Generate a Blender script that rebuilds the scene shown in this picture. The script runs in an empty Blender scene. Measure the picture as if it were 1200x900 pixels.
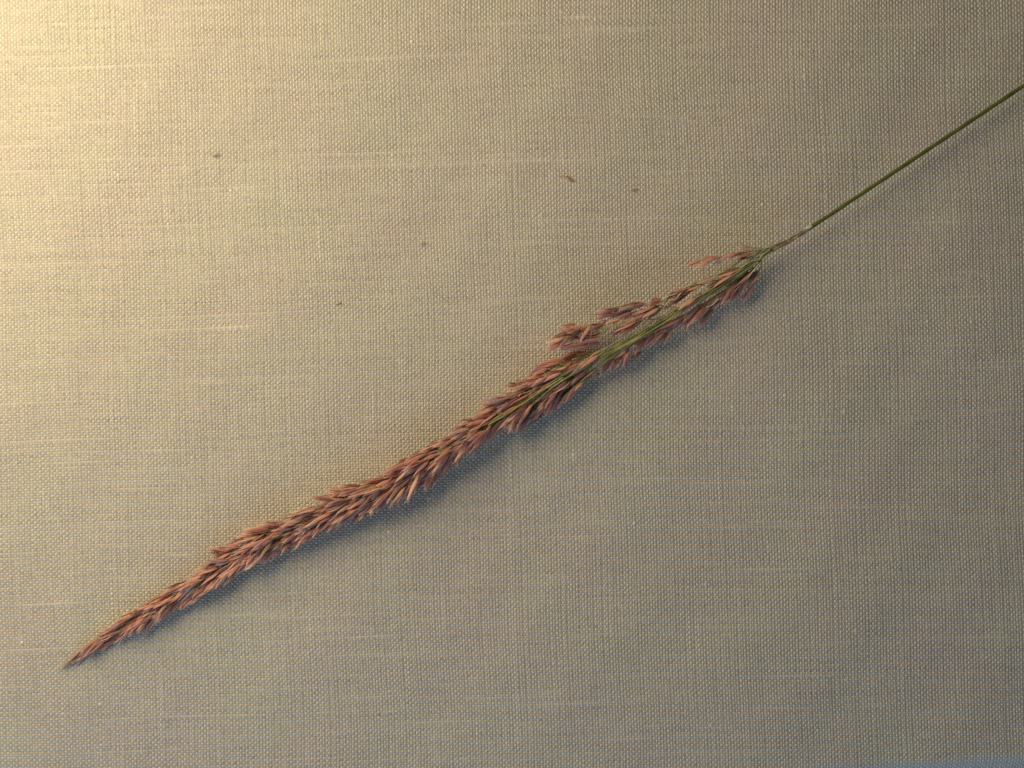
import bpy, math, random
import numpy as np
from mathutils import Vector, Matrix

random.seed(11)
rng = np.random.default_rng(11)
scene = bpy.context.scene
col = scene.collection
S = 1.4e-4                 # metres for one unit of the plan below (about a seventh of a millimetre)
CAM_H = 0.23               # camera height over the cloth

# ------------------------------------------------------------------ camera
cam = bpy.data.cameras.new('camera')
cam.sensor_width = 36.0
cam.lens = 36.0 * CAM_H / (1200 * S)
cam.clip_start = 0.01
cam.clip_end = 20.0
cam_o = bpy.data.objects.new('camera', cam)
cam_o.location = (0, 0, CAM_H)
col.objects.link(cam_o)
scene.camera = cam_o

# ------------------------------------------------------------------ world: a dim room
world = bpy.data.worlds.new('World')
scene.world = world
world.use_nodes = True
bg = world.node_tree.nodes['Background']
bg.inputs[0].default_value = (0.97, 0.965, 0.96, 1)
bg.inputs[1].default_value = 0.082

# ------------------------------------------------------------------ lamps
def lamp(name, kind, loc, energy, colour, **kw):
    d = bpy.data.lights.new(name, kind)
    d.energy = energy
    d.color = colour
    for k, v in kw.items():
        setattr(d, k, v)
    o = bpy.data.objects.new(name, d)
    o.location = loc
    col.objects.link(o)
    return o
# warm table lamp close by on the upper left
lamp('table_lamp_light', 'POINT', (-0.132, 0.086, 0.099), 1.60, (1.0, 0.81, 0.50), shadow_soft_size=0.090)
# blue daylight from a window low on the near side
w = lamp('window_light', 'AREA', (-0.07, -0.29, 0.10), 0.52, (0.46, 0.70, 1.0), shape='RECTANGLE', size=0.40, size_y=0.20)
w.rotation_euler = (Vector((0.04, 0, 0)) - w.location).to_track_quat('-Z', 'Y').to_euler()

vs = scene.view_settings
vs.view_transform = 'Standard'
vs.look = 'None'
vs.exposure = 0.0
vs.gamma = 1.0
scene.cycles.use_denoising = False
scene.cycles.max_bounces = 6

# ------------------------------------------------------------------ materials
def new_mat(name):
    m = bpy.data.materials.new(name)
    m.use_nodes = True
    nt = m.node_tree
    b = nt.nodes['Principled BSDF']
    return m, nt, b
def ramp(nt, fac, stops, interp='LINEAR'):
    r = nt.nodes.new('ShaderNodeValToRGB')
    r.color_ramp.interpolation = interp
    e = r.color_ramp.elements
    while len(e) < len(stops):
        e.new(0.5)
    for k, (p, c) in enumerate(stops):
        e[k].position = p
        e[k].color = (*c, 1)
    nt.links.new(fac, r.inputs[0])
    return r.outputs[0]
def mixc(nt, mode, fac, a, b):
    m = nt.nodes.new('ShaderNodeMix')
    m.data_type = 'RGBA'
    m.blend_type = mode
    for sock, v in ((m.inputs[0], fac), (m.inputs[6], a), (m.inputs[7], b)):
        if isinstance(v, (int, float)):
            sock.default_value = v
        elif isinstance(v, tuple):
            sock.default_value = (*v, 1)
        else:
            nt.links.new(v, sock)
    return m.outputs[2]
def attr(nt, name):
    a = nt.nodes.new('ShaderNodeAttribute')
    a.attribute_name = name
    return a.outputs['Fac']
def noise(nt, scale, detail=2.0, vec=None):
    n = nt.nodes.new('ShaderNodeTexNoise')
    n.inputs['Scale'].default_value = scale
    n.inputs['Detail'].default_value = detail
    if vec is None:
        tc = nt.nodes.new('ShaderNodeTexCoord')
        vec = tc.outputs['Object']
    nt.links.new(vec, n.inputs['Vector'])
    return n.outputs['Fac']

def yarn_mat(name, lo, hi):
    m, nt, b = new_mat(name)
    c = ramp(nt, attr(nt, 'tone'), [(0.0, lo), (1.0, hi)])
    big = ramp(nt, noise(nt, 60.0, 3.0), [(0.35, (0.98, 0.93, 0.92)), (0.65, (0.97, 0.97, 0.91))])
    c = mixc(nt, 'MULTIPLY', 1.0, c, big)
    nt.links.new(c, b.inputs['Base Color'])
    b.inputs['Roughness'].default_value = 0.75
    b.inputs['Specular IOR Level'].default_value = 0.25
    return m
M_WARP = yarn_mat('warp_yarn', (0.50, 0.475, 0.43), (0.92, 0.89, 0.82))
M_WEFT = yarn_mat('weft_yarn', (0.305, 0.287, 0.255), (0.73, 0.70, 0.635))

m, nt, b = new_mat('cloth_backing')
tc = nt.nodes.new('ShaderNodeTexCoord')
sp_ = nt.nodes.new('ShaderNodeSeparateXYZ'); nt.links.new(tc.outputs['Object'], sp_.inputs[0])
def sine(sock, period):
    q = nt.nodes.new('ShaderNodeMath'); q.operation = 'MULTIPLY'; q.inputs[1].default_value = math.pi / period
    nt.links.new(sock, q.inputs[0])
    q2 = nt.nodes.new('ShaderNodeMath'); q2.operation = 'SINE'; nt.links.new(q.outputs[0], q2.inputs[0])
    return q2.outputs[0]
pr = nt.nodes.new('ShaderNodeMath'); pr.operation = 'MULTIPLY_ADD'; pr.inputs[2].default_value = 0.0
nt.links.new(sine(sp_.outputs[0], 3.42 * S), pr.inputs[0]); nt.links.new(sine(sp_.outputs[1], 2.93 * S), pr.inputs[1])
mr = nt.nodes.new('ShaderNodeMapRange'); mr.inputs[1].default_value = -1.0; mr.inputs[2].default_value = 1.0
nt.links.new(pr.outputs[0], mr.inputs[0])
c = ramp(nt, mr.outputs[0], [(0.0, (0.34, 0.325, 0.285)), (1.0, (0.60, 0.58, 0.52))])
nt.links.new(c, b.inputs['Base Color'])
b.inputs['Roughness'].default_value = 0.8
b.inputs['Specular IOR Level'].default_value = 0.25
M_BACK = m

def stalk_mat(name, stops, nscale=900.0):
    m, nt, b = new_mat(name)
    c = ramp(nt, noise(nt, nscale, 3.0), stops)
    nt.links.new(c, b.inputs['Base Color'])
    b.inputs['Roughness'].default_value = 0.5
    b.inputs['Specular IOR Level'].default_value = 0.35
    return m
M_STEM = stalk_mat('green_stem', [(0.3, (0.080, 0.094, 0.020)), (0.7, (0.145, 0.155, 0.040))], 500)
M_RACHIS = stalk_mat('green_rachis', [(0.3, (0.13, 0.14, 0.04)), (0.7, (0.30, 0.29, 0.10))], 700)
M_LONG = stalk_mat('green_branch', [(0.3, (0.20, 0.22, 0.07)), (0.55, (0.36, 0.36, 0.13)), (0.72, (0.60, 0.52, 0.25))], 600)
M_TWIG = stalk_mat('straw_branch', [(0.3, (0.28, 0.25, 0.10)), (0.55, (0.46, 0.36, 0.18)), (0.75, (0.42, 0.24, 0.17))], 600)
M_NECK = stalk_mat('dry_neck', [(0.3, (0.15, 0.115, 0.045)), (0.5, (0.30, 0.23, 0.11)), (0.7, (0.55, 0.44, 0.27))], 900)
M_NODE = stalk_mat('pale_node', [(0.3, (0.55, 0.48, 0.30)), (0.7, (0.75, 0.68, 0.48))], 900)

def husk_mat():
    m, nt, b = new_mat('spikelet_husk')
    geo = nt.nodes.new('ShaderNodeNewGeometry')
    oi = nt.nodes.new('ShaderNodeObjectInfo')
    isl = geo.outputs['Random Per Island']
    add = nt.nodes.new('ShaderNodeMath'); add.operation = 'ADD'
    nt.links.new(isl, add.inputs[0]); nt.links.new(oi.outputs['Random'], add.inputs[1])
    fr = nt.nodes.new('ShaderNodeMath'); fr.operation = 'FRACT'
    nt.links.new(add.outputs[0], fr.inputs[0])
    body = ramp(nt, fr.outputs[0], [
        (0.00, (0.17, 0.060, 0.050)), (0.15, (0.40, 0.145, 0.110)), (0.32, (0.66, 0.265, 0.205)),
        (0.50, (0.80, 0.380, 0.310)), (0.62, (0.46, 0.185, 0.190)), (0.74, (0.72, 0.310, 0.240)), (0.84, (0.72, 0.430, 0.240)),
        (0.93, (0.84, 0.560, 0.410)), (1.0, (0.28, 0.220, 0.090))])
    base = mixc(nt, 'MIX', 0.50, body, (0.34, 0.24, 0.10))
    tip = mixc(nt, 'MIX', 0.62, body, (0.88, 0.68, 0.62))
    t = attr(nt, 'along')
    f1 = nt.nodes.new('ShaderNodeMapRange'); f1.inputs[1].default_value = 0.0; f1.inputs[2].default_value = 0.30
    f1.inputs[3].default_value = 1.0; f1.inputs[4].default_value = 0.0
    nt.links.new(t, f1.inputs[0])
    f2 = nt.nodes.new('ShaderNodeMapRange'); f2.inputs[1].default_value = 0.62; f2.inputs[2].default_value = 1.0
    nt.links.new(t, f2.inputs[0])
    c = mixc(nt, 'MIX', f1.outputs[0], body, base)
    c = mixc(nt, 'MIX', f2.outputs[0], c, tip)
    edge = nt.nodes.new('ShaderNodeMath'); edge.operation = 'MULTIPLY'; edge.inputs[1].default_value = 0.36
    nt.links.new(attr(nt, 'rim'), edge.inputs[0])
    c = mixc(nt, 'MIX', edge.outputs[0], c, (0.84, 0.56, 0.50))
    nt.links.new(c, b.inputs['Base Color'])
    b.inputs['Roughness'].default_value = 0.36
    b.inputs['Specular IOR Level'].default_value = 0.45
    tr = nt.nodes.new('ShaderNodeBsdfTranslucent')
    nt.links.new(c, tr.inputs['Color'])
    ms = nt.nodes.new('ShaderNodeMixShader'); ms.inputs[0].default_value = 0.30
    nt.links.new(b.outputs[0], ms.inputs[1]); nt.links.new(tr.outputs[0], ms.inputs[2])
    nt.links.new(ms.outputs[0], nt.nodes['Material Output'].inputs['Surface'])
    return m
M_HUSK = husk_mat()
m, nt, b = new_mat('pale_hair')
b.inputs['Base Color'].default_value = (0.70, 0.58, 0.52, 1)
b.inputs['Roughness'].default_value = 0.5
M_HAIR = m
M_FLECK = stalk_mat('brown_chaff', [(0.3, (0.40, 0.26, 0.18)), (0.7, (0.54, 0.38, 0.27))], 1500)

# ------------------------------------------------------------------ mesh helpers
def mesh_np(name, verts, faces, mat, attrs=None, smooth=True):
    me = bpy.data.meshes.new(name)
    verts = np.asarray(verts, np.float32); faces = np.asarray(faces, np.int32)
    nv, nf, k = len(verts), len(faces), faces.shape[1]
    me.vertices.add(nv); me.vertices.foreach_set('co', verts.ravel())
    me.loops.add(nf * k); me.loops.foreach_set('vertex_index', faces.ravel())
    me.polygons.add(nf)
    me.polygons.foreach_set('loop_start', np.arange(0, nf * k, k, dtype=np.int32))
    me.polygons.foreach_set('use_smooth', np.full(nf, smooth, dtype=bool))
    me.update(calc_edges=True)
    for an, av in (attrs or {}).items():
        a = me.attributes.new(an, 'FLOAT', 'POINT')
        a.data.foreach_set('value', np.asarray(av, np.float32))
    me.materials.append(mat)
    return me
def link(name, data, parent=None):
    o = bpy.data.objects.new(name, data)
    col.objects.link(o)
    if parent:
        o.parent = parent
    return o

# ------------------------------------------------------------------ the cloth-covered board
# plan units: x right, y up, origin in the middle of the board's photographed part
ROT = math.radians(1.6)
EDGE_A = np.array([360.0, -446.0]); EDGE_B = np.array([600.0, -431.0])   # where the board's rim turns down
ET = (EDGE_B - EDGE_A) / np.linalg.norm(EDGE_B - EDGE_A)
EN = np.array([ET[1], -ET[0]])                                            # outward
BEND_R, BEND_MAX = 18.0, math.radians(34)
def to_board(x, y, z):
    """flat cloth coordinates -> board in metres, rolling over the rim"""
    d = (x - EDGE_A[0]) * EN[0] + (y - EDGE_A[1]) * EN[1]
    dp = np.maximum(d, 0.0)
    ang = np.minimum(dp / BEND_R, BEND_MAX)
    rest = dp - ang * BEND_R
    out = np.where(d > 0, BEND_R * np.sin(ang) + rest * np.cos(ang) + z * np.sin(ang), d)
    zz = np.where(d > 0, -BEND_R * (1 - np.cos(ang)) - rest * np.sin(ang) + z * np.cos(ang), z)
    X = x + (out - d) * EN[0]; Y = y + (out - d) * EN[1]
    return np.stack([X * S, Y * S, zz * S], -1)
def cloth_xy(u, v):
    c, s = math.cos(ROT), math.sin(ROT)
    du = 1.1 * np.sin(v / 83.0 + 0.4) + 0.7 * np.sin(v / 37.0 + u / 210.0) + 1.0 * np.sin(u / 61.0 + v / 300.0)
    dv = 1.3 * np.sin(u / 121.0 + 1.0) + 0.7 * np.sin(u / 47.0 + v / 170.0) + 0.8 * np.sin(v / 53.0 - u / 400.0)
    u = u + du; v = v + dv
    sag = 0.0000145 * u * u                       # the weave bows a little
    return u * c - (v - sag) * s, u * s + (v - sag) * c

def ripple(x, y):
    """the glued cloth is not perfectly flat"""
    return (0.75 * np.sin(x / 43.0 + 1.3 * np.sin(y / 95.0)) + 0.70 * np.sin(y / 51.0 + 1.1 * np.sin(x / 120.0) + 1.0)
            + 0.35 * np.sin(x / 19.0 - y / 23.0 + np.sin(x / 70.0)))

# backing sheet (its own edge rolls over the rim too)
def grid_sheet():
    u = np.concatenate([np.linspace(-1500, 1500, 61)])
    v = np.unique(np.concatenate([np.linspace(-900, -520, 10), np.linspace(-520, -400, 61), np.linspace(-400, 1100, 31)]))
    U, V = np.meshgrid(u, v)
    P = to_board(U.ravel(), V.ravel(), np.full(U.size, -4.6))
    n, k = len(v), len(u)
    idx = np.arange(n * k).reshape(n, k)
    f = np.stack([idx[:-1, :-1], idx[:-1, 1:], idx[1:, 1:], idx[1:, :-1]], -1).reshape(-1, 4)
    return mesh_np('cloth_covered_board', P, f, M_BACK)
board = link('cloth_covered_board', grid_sheet())
board['kind'] = 'structure'

PW, PF = 3.42, 2.93          # warp and weft spacing
NW, NF = 390, 350
A_W, A_F = 0.96, 0.36        # how far each yarn rises and dips
def smooth_noise(n, step, k=1):
    m = n // step + 3
    g = rng.normal(size=(k, m))
    x = np.linspace(0, m - 1.001, n)
    i = x.astype(int); f = x - i; f = f * f * (3 - 2 * f)
    return g[:, i] * (1 - f) + g[:, i + 1] * f
def yarns(n_thr, n_cross, pitch, cross, amp, half, rise, is_warp):
    nk = 2 * n_cross + 1
    pos = (np.arange(n_thr) - (n_thr - 1) / 2) * pitch + rng.normal(size=n_thr) * 0.07 * pitch
    along = (np.arange(nk) / 2 - n_cross / 2) * cross
    sgn = np.where(np.arange(n_thr) % 2 == 0, 1.0, -1.0)
    k = np.arange(nk)
    und = np.sin(math.pi * k / 2.0)                 # odd samples are the crossings
    z = sgn[:, None] * und[None, :] * amp * (1 if is_warp else -1)
    wob = smooth_noise(nk, 9, n_thr) * 0.16 + smooth_noise(nk, 70, n_thr) * 0.22
    thick = 1 + 0.04 * rng.normal(size=n_thr)[:, None] + 0.035 * smooth_noise(nk, 5, n_thr)
    tone = 0.44 + 0.025 * rng.normal(size=n_thr)[:, None] + 0.07 * smooth_noise(nk, 3, n_thr) + 0.04 * smooth_noise(nk, 40, n_thr)
    # slubs: thick pale stretches of yarn
    n_slub = int(n_thr * (0.45 if is_warp else 1.4))
    for _ in range(n_slub):
        i = rng.integers(n_thr); c0 = rng.integers(nk)
        L = (rng.uniform(6, 40) if is_warp else rng.choice([rng.uniform(6, 26), rng.uniform(26, 110)]))
        g = np.exp(-((k - c0) / (L * 0.5)) ** 4)
        st = rng.uniform(0.2, 1.0) ** 1.6
        thick[i] += 0.14 * st * g
        tone[i] += (0.18 if is_warp else 0.22) * st * g
        z[i] += 0.16 * st * g
    for _ in range(28):          # neps: little knots
        i = rng.integers(n_thr); c0 = rng.integers(nk)
        g = np.exp(-((k - c0) / 1.6) ** 2)
        thick[i] += 0.4 * g; tone[i] += 0.3 * g; z[i] += 0.5 * g
    thick = np.clip(thick, 0.6, 1.7); tone = np.clip(tone, 0, 1)
    z = z * (1 + 0.08 * smooth_noise(nk, 2, n_thr))
    p = pos[:, None] + wob
    V = np.empty((n_thr, nk, 3, 3))
    for j, sd in enumerate((-1, 0, 1)):
        across = p + sd * half * thick
        zz = z + (rise * thick - rise if sd == 0 else -rise)
        al = np.broadcast_to(along[None, :], across.shape)
        if is_warp:
            x, y = cloth_xy(across, al)
        else:
            x, y = cloth_xy(al, across)
        zz = zz + ripple(x, y)
        V[:, :, j, :] = to_board(x, y, zz)
    idx = np.arange(n_thr * nk * 3).reshape(n_thr, nk, 3)
    a, bq, cq, d = idx[:, :-1, :-1], idx[:, 1:, :-1], idx[:, 1:, 1:], idx[:, :-1, 1:]
    F = np.stack([a, d, cq, bq] if is_warp else [a, bq, cq, d], -1).reshape(-1, 4)
    T = np.repeat(tone[:, :, None], 3, 2)
    return V.reshape(-1, 3), F, T.ravel()
v_, f_, t_ = yarns(NW, NF, PW, PF, A_W, 1.42, 1.0, True)
o = link('warp_threads', mesh_np('warp_threads', v_, f_, M_WARP, {'tone': t_}), board); o['kind'] = 'stuff'
v_, f_, t_ = yarns(NF, NW, PF, PW, A_F, 1.88, 0.85, False)
o = link('weft_threads', mesh_np('weft_threads', v_, f_, M_WEFT, {'tone': t_}), board); o['kind'] = 'stuff'

# ------------------------------------------------------------------ plant: plan positions (photo plan units, y down) to metres
def P(x, y, z):
    """plan position (x right, y down from the upper left, z height in the same unit) -> metres"""
    k = (1 - z * S / CAM_H)
    return Vector(((x - 600) * S * k, (450 - y) * S * k, z * S))

def tube(points, radii, sides=6, jitter=0.0):
    """points in metres, radii in plan units"""
    vs_, fs_ = [], []
    n = len(points)
    up = Vector((0.1, 0.2, 1)).normalized()
    for i, p in enumerate(points):
        t = (points[min(i + 1, n - 1)] - points[max(i - 1, 0)]).normalized()
        a = t.cross(up).normalized(); bb = a.cross(t).normalized()
        for k in range(sides):
            w_ = 2 * math.pi * k / sides
            r = radii[i] * S * (1 + jitter * random.uniform(-1, 1))
            vs_.append(p + (a * math.cos(w_) + bb * math.sin(w_)) * r)
    for i in range(n - 1):
        for k in range(sides):
            k2 = (k + 1) % sides
            fs_.append((i * sides + k, i * sides + k2, (i + 1) * sides + k2, (i + 1) * sides + k))
    return vs_, fs_
def catmull(pts, per=5):
    pts = [np.array(p, float) for p in pts]
    q = [2 * pts[0] - pts[1]] + pts + [2 * pts[-1] - pts[-2]]
    out = []
    for i in range(1, len(q) - 2):
        for s in range(per):
            t = s / per
            out.append(0.5 * ((2 * q[i]) + (-q[i - 1] + q[i + 1]) * t + (2 * q[i - 1] - 5 * q[i] + 4 * q[i + 1] - q[i + 2]) * t * t
                              + (-q[i - 1] + 3 * q[i] - 3 * q[i + 1] + q[i + 2]) * t ** 3))
    out.append(pts[-1])
    return out
class Tubes:
    def __init__(self): self.v, self.f = [], []
    def add(self, plan_pts, r0, r1, sides=5, per=4, jitter=0.0):
        pts = catmull(plan_pts, per) if len(plan_pts) > 2 else [np.array(p, float) for p in plan_pts]
        m_ = [P(*p) for p in pts]
        n = len(m_)
        vv, ff = tube(m_, [r0 + (r1 - r0) * i / (n - 1) for i in range(n)], sides, jitter)
        o_ = len(self.v)
        self.v += [tuple(q) for q in vv]; self.f += [tuple(i + o_ for i in q) for q in ff]
    def build(self, name, mat, parent):
        return link(name, mesh_np(name, self.v, self.f, mat), parent)

grass = bpy.data.objects.new('grass_stalk', None)
grass.empty_display_size = 0.01
col.objects.link(grass)
grass['label'] = 'reddish brown feathery grass flower head on a thin green stem lying on linen cloth'
grass['category'] = 'grass'

# axis of the flower head, from the tip (lower left) to its base (upper right): x, y, z
AXIS = [(84, 773, 4), (120, 749, 7), (150, 731, 10), (190, 706, 13), (240, 679, 16), (290, 650, 19), (340, 622, 21), (400, 594, 24),
        (450, 570, 26), (500, 540, 28), (545, 512, 29), (580, 491, 29), (610, 472, 29), (655, 444, 28), (690, 425, 27),
        (722, 407, 26), (760, 386, 25), (800, 360, 24), (845, 331, 23), (880, 309, 22), (905, 292, 21)]
AX = np.array(catmull([(x, y, z * (0.74 if x < 250 else 0.85 if x < 400 else 0.95 if x < 600 else 0.92 if x < 680 else 0.85)) for x, y, z in AXIS], 12))
SEG = np.concatenate([[0], np.cumsum(np.linalg.norm(np.diff(AX[:, :2], axis=0), axis=1))])
def axis(s):
    p = np.array([np.interp(s, SEG, AX[:, k]) for k in range(3)])
    q = np.array([np.interp(s + 6, SEG, AX[:, k]) for k in range(3)]) - np.array([np.interp(s - 6, SEG, AX[:, k]) for k in range(3)])
    t = q[:2] / np.linalg.norm(q[:2])
    return p, t                      # t points to the base (upper right)
def s_of_x(x):
    return float(np.interp(x, AX[:, 0], SEG))

# stem
st = Tubes()
st.add([(1290, 40.2, 16), (1205, 96.8, 16), (1110, 160.2, 16), (1030, 213.6, 17), (955, 263.5, 18.5), (940, 272.5, 19)], 2.45, 2.2, 10, 6, 0.04)
stem = st.build('stem', M_STEM, grass)
nd = Tubes()
nd.add([(951, 265.0, 20.6), (948, 266.6, 21.2), (945, 268.4, 20.6)], 1.9, 1.9, 8, 3, 0.08)
nd.add([(951, 265.6, 22.0), (944, 268.5, 22.6), (936, 274.5, 21.5)], 0.9, 0.35, 5, 3)
nd.build('node', M_NODE, stem)
ne = Tubes()
ne.add([(946, 269, 20), (934, 277, 20), (920, 285, 20), (905, 293, 20.5)], 2.3, 2.6, 8, 4, 0.05)
ne.add([(944, 268, 22), (926, 279, 22), (912, 285.5, 22.5), (896, 290.5, 23)], 0.8, 1.1, 6, 4, 0.05)
ne.build('neck', M_NECK, grass)
ra = Tubes()
n_ax = len(AX)
pts = [P(*p) for p in AX[::-1][::2]]
vv, ff = tube(pts, [2.4 - 1.8 * (i / (len(pts) - 1)) ** 0.9 for i in range(len(pts))], 7, 0.05)
ra.v += [tuple(q) for q in vv]; ra.f += ff
rachis = ra.build('rachis', M_RACHIS, grass)

# ------------------------------------------------------------------ spikelet shapes (unit length along +X)
def spikelet_mesh(k):
    r = random.Random(100 + k)
    V, F, along, rim = [], [], [], []
    ts = [0.0, 0.16, 0.38, 0.62, 0.84, 1.0]
    ws = [0.14, 0.70, 1.0, 0.80, 0.42, 0.03]
    gape = r.choice([0.04, 0.10, 0.18, 0.30])
    bow = r.uniform(-0.9, 0.9)
    for g, (sz, ln) in enumerate(((1, 1.0), (-1, r.uniform(0.84, 0.97)))):
        o_ = len(V)
        for t, w_ in zip(ts, ws):
            w_ *= r.uniform(0.9, 1.1)
            lift = sz * gape * 5.0 * t * t
            cy = bow * t * t
            tw = sz * r.uniform(0.2, 0.9) * t * t
            for sd in (-1, 0, 1):
                V.append((t * ln, cy + tw + sd * w_, lift + (sz * 0.85 * w_ if sd == 0 else 0.10 * sz)))
                along.append(t); rim.append(0.0 if sd == 0 else 1.0)
        for i in range(len(ts) - 1):
            for j in range(2):
                q = (o_ + i * 3 + j, o_ + (i + 1) * 3 + j, o_ + (i + 1) * 3 + j + 1, o_ + i * 3 + j + 1)
                F.append(q if sz > 0 else q[::-1])
    # inner scale showing its pale tip
    o_ = len(V)
    for t, w_ in ((0.35, 0.5), (0.7, 0.5), (1.05, 0.04)):
        for sd in (-1, 1):
            V.append((t, bow * t * t + sd * w_ * 0.8 + 0.3 * t, gape * 1.5 * t * sd)); along.append(min(1, t + 0.15)); rim.append(1.0)
    for i in range(2):
        F.append((o_ + i * 2, o_ + i * 2 + 2, o_ + i * 2 + 3, o_ + i * 2 + 1))
    return np.array(V), np.array(F), np.array(along), np.array(rim)
VAR = [spikelet_mesh(k) for k in range(12)]
SPK = [mesh_np('spikelet', v, f, M_HUSK, {'along': a, 'rim': q}) for v, f, a, q in VAR]

class Item: pass
ITEMS = []
def spike_matrix(b0, b1, half, roll):
    A, B = P(*b0), P(*b1)
    X = (B - A); L = X.length; X.normalize()
    Y = Vector((0, 0, 1)).cross(X).normalized(); Z = X.cross(Y)
    c_, s_ = math.cos(roll), math.sin(roll)
    Y2 = Y * c_ + Z * s_; Z2 = X.cross(Y2)
    h = half * S
    return Matrix(((X.x * L, Y2.x * h, Z2.x * h, A.x), (X.y * L, Y2.y * h, Z2.y * h, A.y), (X.z * L, Y2.z * h, Z2.z * h, A.z), (0, 0, 0, 1)))
def add_spike(branch, b0, b1, half=None, keep=0.0):
    it = Item()
    it.branch = branch; it.b0 = tuple(b0); it.b1 = tuple(b1)
    it.half = half or random.uniform(1.7, 2.65) * (0.8 if b0[0] < 190 else 1)
    it.roll = random.gauss(0, 0.7); it.var = random.randrange(len(VAR))
    it.score = 0.5 * (b0[2] + b1[2]) + keep
    ITEMS.append(it)
    return it

PALE, GREEN = set(), set()
BRANCHES = []                         # each: list of tubes
def new_branch():
    BRANCHES.append(Tubes()); return len(BRANCHES) - 1

# outline of the dense part of the flower head
UP = [(72, 779), (90, 763), (105, 755), (118, 741), (137, 728), (145, 721), (165, 707), (180, 699), (200, 687), (222, 679), (231, 667), (243, 657),
      (240, 647), (262, 634), (276, 629), (300, 614), (325, 609), (345, 595), (360, 585), (378, 576), (400, 569), (415, 564), (435, 561), (452, 553),
      (458, 543), (472, 536), (490, 529), (510, 516), (522, 509), (537, 500), (540, 491), (562, 478), (576, 463), (586, 452), (610, 446), (624, 436),
      (640, 432), (660, 424), (690, 417), (720, 398)]
LO = [(72, 783), (90, 777), (106, 770), (118, 763), (132, 753), (150, 745), (168, 742), (186, 733), (206, 718), (226, 704), (246, 695), (260, 687),
      (276, 673), (294, 664), (320, 656), (345, 642), (362, 632), (387, 623), (407, 613), (435, 606), (454, 600), (474, 588), (490, 578), (506, 573),
      (522, 560), (546, 538), (562, 529), (580, 512), (592, 503), (612, 507), (622, 490), (636, 484), (646, 484), (662, 470), (680, 452), (698, 437), (722, 424)]
POLY = UP + LO[::-1]
def inside(x, y):
    c_ = False
    n = len(POLY); j = n - 1
    for i in range(n):
        xi, yi = POLY[i]; xj, yj = POLY[j]
        if (yi > y) != (yj > y) and x < (xj - xi) * (y - yi) / (yj - yi) + xi:
            c_ = not c_
        j = i
    return c_
def half_width(s, side):
    """distance from the axis to the outline, side +1 = the upper left side"""
    p, t = axis(s)
    n = np.array([t[1], -t[0]]) * side
    d = 0
    while d < 60 and inside(p[0] + n[0] * d, p[1] + n[1] * d):
        d += 1
    return d

# generated branches of the dense part
S_END = s_of_x(672)
s = 44.0
k = 0
while s < S_END:
    dens = 1.0
    roles = [('up', 0.62), ('lo', -0.62), ('under', random.uniform(-0.5, 0.5))]
    if k % 3 == 1: roles.append(('top', random.uniform(-0.3, 0.45)))
    for role, q in roles:
        bi = new_branch()
        sb = s + random.uniform(-9, 9)
        reach = random.uniform(36, 62) * (0.55 if s < 90 else 1)
        ahead = max(16.0, sb - reach * 0.55)
        origin, _ = axis(min(sb + reach * 0.45, S_END + 40))
        side = 1 if q > 0 else -1
        wl = half_width(max(10, ahead + 4), side)
        pe, te = axis(ahead); ne_ = np.array([te[1], -te[0]])
        lat = q * wl * random.uniform(0.75, 1.05)
        z_end = {'up': pe[2] * random.uniform(0.45, 0.95), 'lo': pe[2] * random.uniform(0.45, 0.95),
                 'under': pe[2] * random.uniform(0.25, 0.55), 'top': pe[2] + random.uniform(2, 7)}[role]
        end = np.array([pe[0] + ne_[0] * lat, pe[1] + ne_[1] * lat, z_end])
        pm, tm = axis(sb); nm = np.array([tm[1], -tm[0]])
        mid = np.array([pm[0] + nm[0] * lat * 0.42, pm[1] + nm[1] * lat * 0.42, 0.5 * origin[2] + 0.5 * z_end])
        tb = BRANCHES[bi]
        line = catmull([origin, mid, end], 4)
        tb.add([tuple(origin), tuple(mid), tuple(end)], 0.75, 0.42, 5, 4)
        n_sp = {'up': 24, 'lo': 24, 'under': 9, 'top': 8}[role]
        if s < 90: n_sp = 11
        for m_ in range(n_sp):
            for attempt in range(14):
                f = random.uniform(0.30, 1.0)
                fp = f * (len(line) - 1); i0 = min(int(fp), len(line) - 2)
                c0 = line[i0] + (line[i0 + 1] - line[i0]) * (fp - i0)
                sl = np.interp(c0[0], AX[:, 0], SEG)
                pc, tc_ = axis(sl); nn = np.array([tc_[1], -tc_[0]])
                off = random.gauss(0, 2.6)
                base = np.array([c0[0] + nn[0] * off, c0[1] + nn[1] * off, max(3.0, c0[2] + random.gauss(0, 3.0))])
                latq = ((base[:2] - pc[:2]) @ nn)
                L = random.uniform(17, 28)
                ang = math.radians(np.clip(latq * 1.6, -30, 30) + random.gauss(0, 10))
                d = -tc_ * math.cos(ang) + nn * math.sin(ang)
                tip = np.array([base[0] + d[0] * L, base[1] + d[1] * L, max(2.2, base[2] + random.gauss(-0.5, 4.0))])
                if inside(tip[0], tip[1]) and inside(base[0] * .6 + tip[0] * .4, base[1] * .6 + tip[1] * .4):
                    # wedge of tips just outside gives the feathery outline
                    b0 = base; ext = random.choice([0, 1, 3, 5, 8])
                    tip[0] += d[0] * ext; tip[1] += d[1] * ext
                    add_spike(bi, base, tip)
                    if off ** 2 + (base[2] - c0[2]) ** 2 > 2:
                        tb.add([(c0[0] + tc_[0] * 5, c0[1] + tc_[1] * 5, c0[2]), tuple(base)], 0.4, 0.36, 3)
                    break
    s += 23.0
    k += 1
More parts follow.
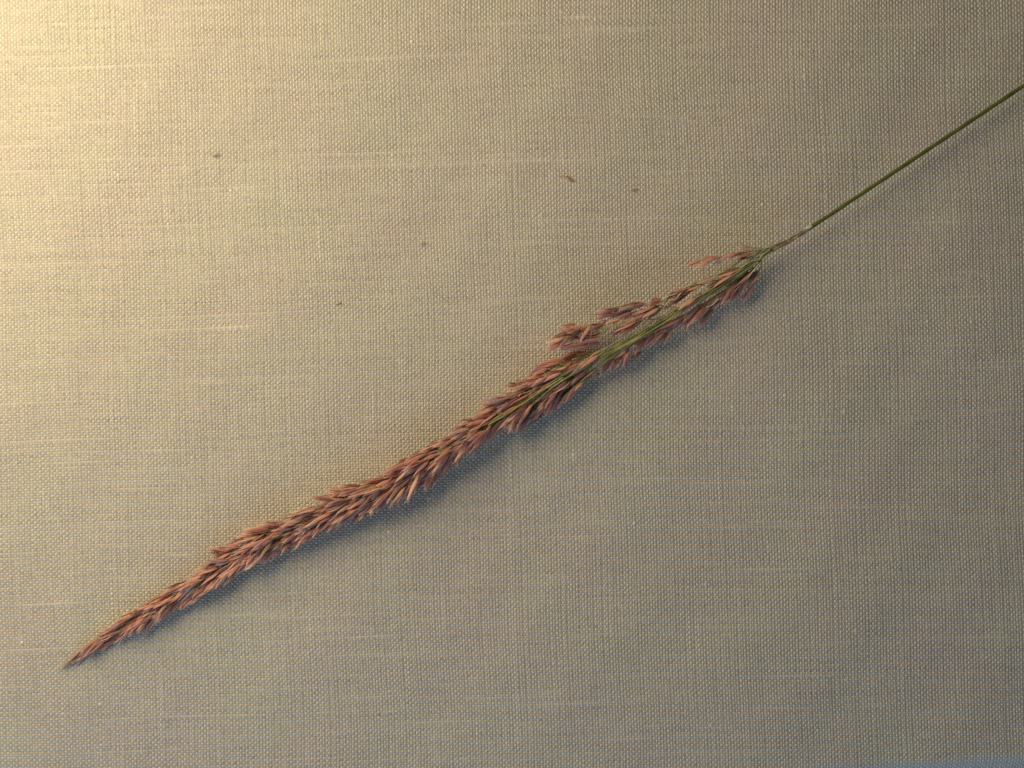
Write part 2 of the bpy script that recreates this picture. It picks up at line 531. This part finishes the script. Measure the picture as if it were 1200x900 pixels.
# the pointed tip
bi = new_branch()
BRANCHES[bi].add([(118, 750, 7), (104, 760, 6.5), (96, 766, 5)], 0.6, 0.4, 5)
for b0, b1, h in (((104, 760, 7), (73, 780, 3.5), 1.7), ((107, 761, 6), (82, 776, 3), 1.8), ((120, 747, 9), (98, 763, 7), 2.0), ((126, 746, 8), (103, 764, 5), 2.0),
                  ((112, 752, 9), (90, 769, 6), 2.0), ((131, 737, 10), (112, 751, 8), 2.0), ((138, 739, 9), (116, 757, 7), 2.0), ((100, 764, 6), (68, 783, 2.5), 0.9),
                  ((143, 731, 13), (119, 744, 11), 2.0), ((160, 726, 12), (146, 744, 7), 2.2), ((186, 716, 11), (168, 743, 5), 2.4), ((180, 713, 12), (170, 735, 7), 2.4)):
    add_spike(bi, b0, b1, h, 20)

# explicit clusters of the open upper part: (branch line, [(base, tip)...], z of bases)
CL = []
CL.append(([(772, 374, 27), (740, 376, 30), (708, 385, 31), (668, 394, 30)], 30, [      # spray standing off on the upper side
    (671, 385, 653, 390), (680, 385, 664, 401), (692, 383, 678, 399), (708, 380, 690, 386), (702, 387, 682, 397), (667, 395, 652, 407), (660, 397, 638, 401),
    (658, 402, 638, 409), (703, 398, 676, 400), (684, 403, 655, 407), (664, 389, 646, 397), (690, 392, 670, 401), (698, 392, 676, 393), (675, 396, 656, 398), (686, 387, 664, 389)]))
CL.append(([(800, 360, 25), (770, 361, 28), (735, 368, 30), (712, 374, 30)], 31, [
    (722, 368, 698, 371), (727, 361, 703, 366), (743, 357, 722, 364), (757, 356, 736, 360), (740, 366, 722, 373), (768, 358, 748, 367), (774, 353, 758, 356), (729, 373, 710, 380),
    (762, 366, 742, 374), (749, 372, 726, 382), (743, 379, 719, 390), (755, 364, 734, 371), (772, 361, 752, 372), (737, 362, 713, 369), (752, 377, 732, 387), (733, 382, 712, 394)]))
CL.append(([(720, 408, 24), (695, 414, 22), (668, 424, 20), (640, 432, 18)], 21, [
    (675, 415, 654, 423), (677, 423, 655, 430), (658, 425, 626, 432), (642, 432, 624, 438), (654, 431, 638, 440), (690, 413, 668, 418), (648, 428, 628, 431), (665, 430, 645, 437), (636, 437, 612, 447), (650, 438, 628, 446)]))
CL.append(([(836, 340, 24), (812, 362, 22), (785, 380, 20), (760, 398, 18)], 20, [
    (798, 373, 769, 387), (760, 393, 742, 416), (770, 394, 756, 407), (782, 383, 765, 395), (792, 378, 778, 387), (768, 388, 752, 402), (778, 390, 764, 402), (802, 369, 786, 381)]))
CL.append(([(780, 382, 24), (752, 396, 22), (728, 410, 20), (714, 424, 17)], 20, [
    (728, 406, 707, 424), (722, 414, 707, 432), (736, 407, 723, 419), (730, 420, 722, 430), (720, 420, 712, 432), (738, 412, 728, 426), (742, 402, 726, 412), (718, 421, 702, 436)]))
CL.append(([(742, 396, 24), (716, 416, 22), (692, 438, 20), (660, 464, 16)], 20, [
    (694, 434, 674, 451), (684, 447, 672, 457), (662, 454, 643, 476), (658, 459, 643, 485), (652, 466, 633, 484), (700, 432, 684, 444), (676, 452, 660, 470), (668, 458, 652, 478), (660, 463, 636, 480)]))
CL.append(([(680, 430, 24), (648, 456, 22), (622, 482, 18), (610, 496, 14)], 18, [
    (614, 489, 599, 506), (619, 489, 609, 508), (630, 476, 619, 492), (636, 470, 620, 488), (626, 482, 606, 500), (640, 462, 622, 478), (632, 462, 614, 476), (646, 455, 628, 472)]))
CL.append(([(902, 291, 23), (884, 294, 27), (860, 299, 30), (828, 306, 31)], 31.5, [
    (822, 304, 800, 314), (831, 305, 813, 316), (843, 301, 818, 303), (850, 299, 836, 309), (872, 295, 849, 304), (886, 291, 864, 290), (882, 297, 860, 303), (838, 303, 822, 307), (862, 298, 842, 302)]))
CL.append(([(900, 294, 22), (884, 314, 20), (866, 330, 18), (846, 350, 15)], 19, [
    (875, 318, 852, 332), (865, 330, 848, 346), (884, 316, 861, 340), (856, 342, 844, 356), (873, 334, 856, 352), (868, 324, 853, 340), (878, 326, 866, 344), (862, 336, 850, 350)]))
CL.append(([(884, 308, 22), (856, 334, 20), (830, 354, 18), (806, 374, 15)], 19, [
    (833, 357, 818, 372), (827, 360, 809, 378), (809, 366, 798, 386), (818, 368, 803, 383), (843, 349, 826, 359), (852, 341, 836, 350), (822, 356, 804, 372), (812, 362, 800, 378)]))
CL.append(([(888, 303, 24), (860, 322, 27), (838, 339, 27), (812, 349, 26)], 27, [
    (845, 337, 814, 348), (820, 350, 800, 364), (846, 331, 828, 335), (838, 326, 816, 334), (862, 318, 842, 326), (822, 334, 798, 346)]))
CL.append(([(850, 326, 26), (825, 332, 28), (800, 339, 28), (786, 350, 28)], 28, [
    (800, 346, 777, 360), (792, 342, 778, 351), (806, 338, 786, 346)]))
CL.append(([(845, 332, 27), (800, 358, 30), (745, 387, 31), (690, 420, 31)], 31, [          # little spikelets lying across the axis
    (815, 350, 793, 361), (702, 416, 679, 431), (858, 322, 835, 336), (690, 421, 668, 436), (678, 428, 655, 441)]))
CL.append(([(700, 424, 25), (684, 436, 24), (668, 448, 23), (648, 462, 21)], 23, [
    (690, 433, 668, 447), (680, 440, 662, 455), (670, 446, 650, 461), (664, 440, 642, 454), (655, 452, 636, 468), (676, 434, 654, 447)]))
for line, z0, sp in CL:
    bi = new_branch()
    tb = BRANCHES[bi]
    tb.add(line, 0.85, 0.5, 5, 5)
    lp = catmull(line, 8)
    extra = []
    for n_, (x0, y0, x1, y1) in enumerate(sp + sp[::2]):
        dx, dy = (random.gauss(3, 4), random.gauss(-1, 2.5)) if n_ < len(sp) else (random.gauss(6, 4), random.gauss(-3, 2.5))
        extra.append((x0 + dx, y0 + dy, x1 + dx + random.gauss(0, 2), y1 + dy + random.gauss(0, 2)))
    for n_, (x0, y0, x1, y1) in enumerate(sp + extra):
        zz = z0 + random.gauss(0, 1.6) - (5 if n_ >= len(sp) else 0)
        if n_ >= len(sp) and (z0 == 31.5 or (z0 == 31 and n_ % 2)):
            continue
        add_spike(bi, (x0, y0, zz), (x1, y1, max(3, zz + random.gauss(-1.5, 2.2))), random.uniform(2.2, 3.0) * (0.95 if z0 == 31.5 else 1), 15)
        c0 = min(lp, key=lambda q: (q[0] - x0 - 8) ** 2 + (q[1] - y0 + 5) ** 2)
        tb.add([tuple(c0), (0.5 * (c0[0] + x0) + 1, 0.5 * (c0[1] + y0) - 1, 0.5 * (c0[2] + zz) + 0.5), (x0, y0, zz)], 0.45, 0.42, 4, 2)
# long bare branches that run beside the axis
LONG = [
    [(905, 290, 23), (884, 301, 25), (866, 316, 26), (846, 325, 26), (822, 345, 26), (790, 362, 27), (752, 384, 28)],
    [(903, 294, 22), (876, 315, 24), (842, 340, 25), (806, 359, 26), (766, 381, 28), (724, 403, 29), (690, 424, 29), (652, 441, 28)],
    [(880, 311, 24), (836, 341, 26), (800, 365, 27), (757, 391, 28), (716, 414, 29), (676, 436, 28), (648, 450, 27)],
    [(790, 366, 26), (740, 399, 28), (700, 420, 30), (664, 437, 30), (640, 452, 29)],
    [(760, 388, 26), (722, 414, 26), (694, 436, 24), (668, 458, 20)],
    [(898, 290, 24), (880, 301, 26.5), (868, 305, 26.5), (848, 318, 27), (828, 326, 28), (800, 338, 28)],
    [(690, 427, 28), (650, 452, 29), (622, 476, 27), (590, 500, 26)],
    [(660, 442, 29), (626, 464, 31), (596, 484, 32), (572, 498, 32)],
]
for line in LONG:
    bi = new_branch()
    GREEN.add(bi)
    BRANCHES[bi].add(line, random.uniform(1.0, 1.3), 0.65, 6, 5, 0.06)

for line in ([(906, 288, 23), (897, 291, 25), (888, 299, 25.5), (880, 301, 26.5), (872, 308, 26), (858, 313, 26)],
             [(902, 293, 24), (894, 298, 26), (889, 304, 26.5), (880, 306, 27), (868, 314, 27)],
             [(812, 333, 28), (801, 338, 29), (790, 345, 29.5), (783, 347, 29.5), (774, 353, 29)],
             [(808, 337, 29), (800, 341, 30), (792, 350, 30.5), (784, 353, 30.5), (776, 363, 29)],
             [(890, 309, 23), (883, 317, 23), (876, 326, 22), (868, 333, 21), (862, 340, 19)],
             [(842, 350, 22), (835, 357, 21), (826, 361, 21), (818, 371, 19)]):
    bi = new_branch()
    PALE.add(bi)
    BRANCHES[bi].add(line, 0.8, 0.55, 5, 4, 0.08)

# which spikelets get an object of their own: the 300 that lie highest
ITEMS.sort(key=lambda it: -it.score)
own, rest = ITEMS[:300], ITEMS[300:]
branch_objs = [tb.build('branch', M_NODE if i in PALE else M_LONG if i in GREEN else M_TWIG if i % 3 else M_RACHIS, grass) for i, tb in enumerate(BRANCHES)]
for it in own:
    o = link('spikelet', SPK[it.var], branch_objs[it.branch])
    o.matrix_local = spike_matrix(it.b0, it.b1, it.half, it.roll)
V, F, A_, R_ = [], [], [], []
off = 0
for it in rest:
    v, f, a, r = VAR[it.var]
    Mx = np.array(spike_matrix(it.b0, it.b1, it.half, it.roll))
    V.append(v @ Mx[:3, :3].T + Mx[:3, 3]); F.append(f + off); A_.append(a); R_.append(r); off += len(v)
o = link('inner_spikelets', mesh_np('inner_spikelets', np.concatenate(V), np.concatenate(F), M_HUSK,
         {'along': np.concatenate(A_), 'rim': np.concatenate(R_)}), grass)
o['kind'] = 'stuff'
# fine pale hairs and awns at the spikelet tips
hv, hf = [], []
for it in ITEMS:
    for _ in range(random.choice([0, 1, 1, 2])):
        a = np.array(it.b0, float); b_ = np.array(it.b1, float); d = (b_ - a); d /= np.linalg.norm(d)
        st_ = a + (b_ - a) * random.uniform(0.5, 0.98) + np.array([random.gauss(0, .8), random.gauss(0, .8), random.gauss(0.4, .6)])
        e_ = st_ + d * random.uniform(4, 10) + np.array([random.gauss(0, 1.2), random.gauss(0, 1.2), random.gauss(0, 1.5)])
        e_[2] = max(e_[2], 1.6)
        vv, ff = tube([P(*st_), P(*((st_ + e_) / 2 + np.array([random.gauss(0, .3), random.gauss(0, .3), 0]))), P(*e_)], [0.26, 0.22, 0.08], 3)
        o_ = len(hv); hv += [tuple(q) for q in vv]; hf += [tuple(i + o_ for i in q) for q in ff]
o = link('hairs', mesh_np('hairs', hv, hf, M_HAIR), grass)
o['kind'] = 'stuff'

# ------------------------------------------------------------------ chaff flecks lying on the cloth
def fleck(pts, widths, label, mat=M_FLECK):
    """a thin curled scrap of husk: a lengthwise strip with a raised keel and an underside"""
    pl = catmull(pts, 3); n = len(pl)
    wd = [np.interp(i / (n - 1), np.linspace(0, 1, len(widths)), widths) for i in range(n)]
    v, f = [], []
    for i, p in enumerate(pl):
        q = pl[min(i + 1, n - 1)] - pl[max(i - 1, 0)]
        t = q[:2] / np.linalg.norm(q[:2]); nn = np.array([-t[1], t[0]])
        for sd, dz in ((-1, 0), (0, 0.8 * wd[i]), (1, 0), (0, -0.25)):
            v.append(tuple(P(p[0] + nn[0] * sd * wd[i], p[1] + nn[1] * sd * wd[i], p[2] + dz)))
    for i in range(n - 1):
        for j in range(4):
            f.append((i * 4 + j, i * 4 + (j + 1) % 4, (i + 1) * 4 + (j + 1) % 4, (i + 1) * 4 + j))
    o = link('chaff_fleck', mesh_np('chaff_fleck', v, f, mat))
    o['label'] = label; o['category'] = 'chaff'; o['group'] = 'chaff flecks on the cloth'
fleck([(654, 206, 1.6), (662, 207, 1.9), (667, 210, 2.2), (673, 213, 1.7)], [0.4, 1.2, 1.9, 0.6], 'bent brown chaff fleck, largest of those on bare cloth')
fleck([(738, 223, 1.4), (742, 222.5, 1.6), (747, 221, 1.4)], [0.4, 1.1, 0.4], 'tiny fleck just right of the largest bent chaff fleck')
fleck([(248, 182, 1.5), (252, 182.5, 1.7), (257, 179.5, 1.5)], [0.5, 1.3, 0.4], 'small brown fleck on the brightly lit cloth, upper left')
fleck([(491, 287.5, 1.4), (494, 286, 1.6), (498, 283.5, 1.4)], [0.3, 1.0, 0.4], 'faint speck on cloth between the upper left fleck and the flower head')
fleck([(393, 357, 1.4), (397, 356, 1.6), (400, 354, 1.5)], [0.3, 0.9, 0.5], 'thin dark speck left of centre, nearest above the flower head')
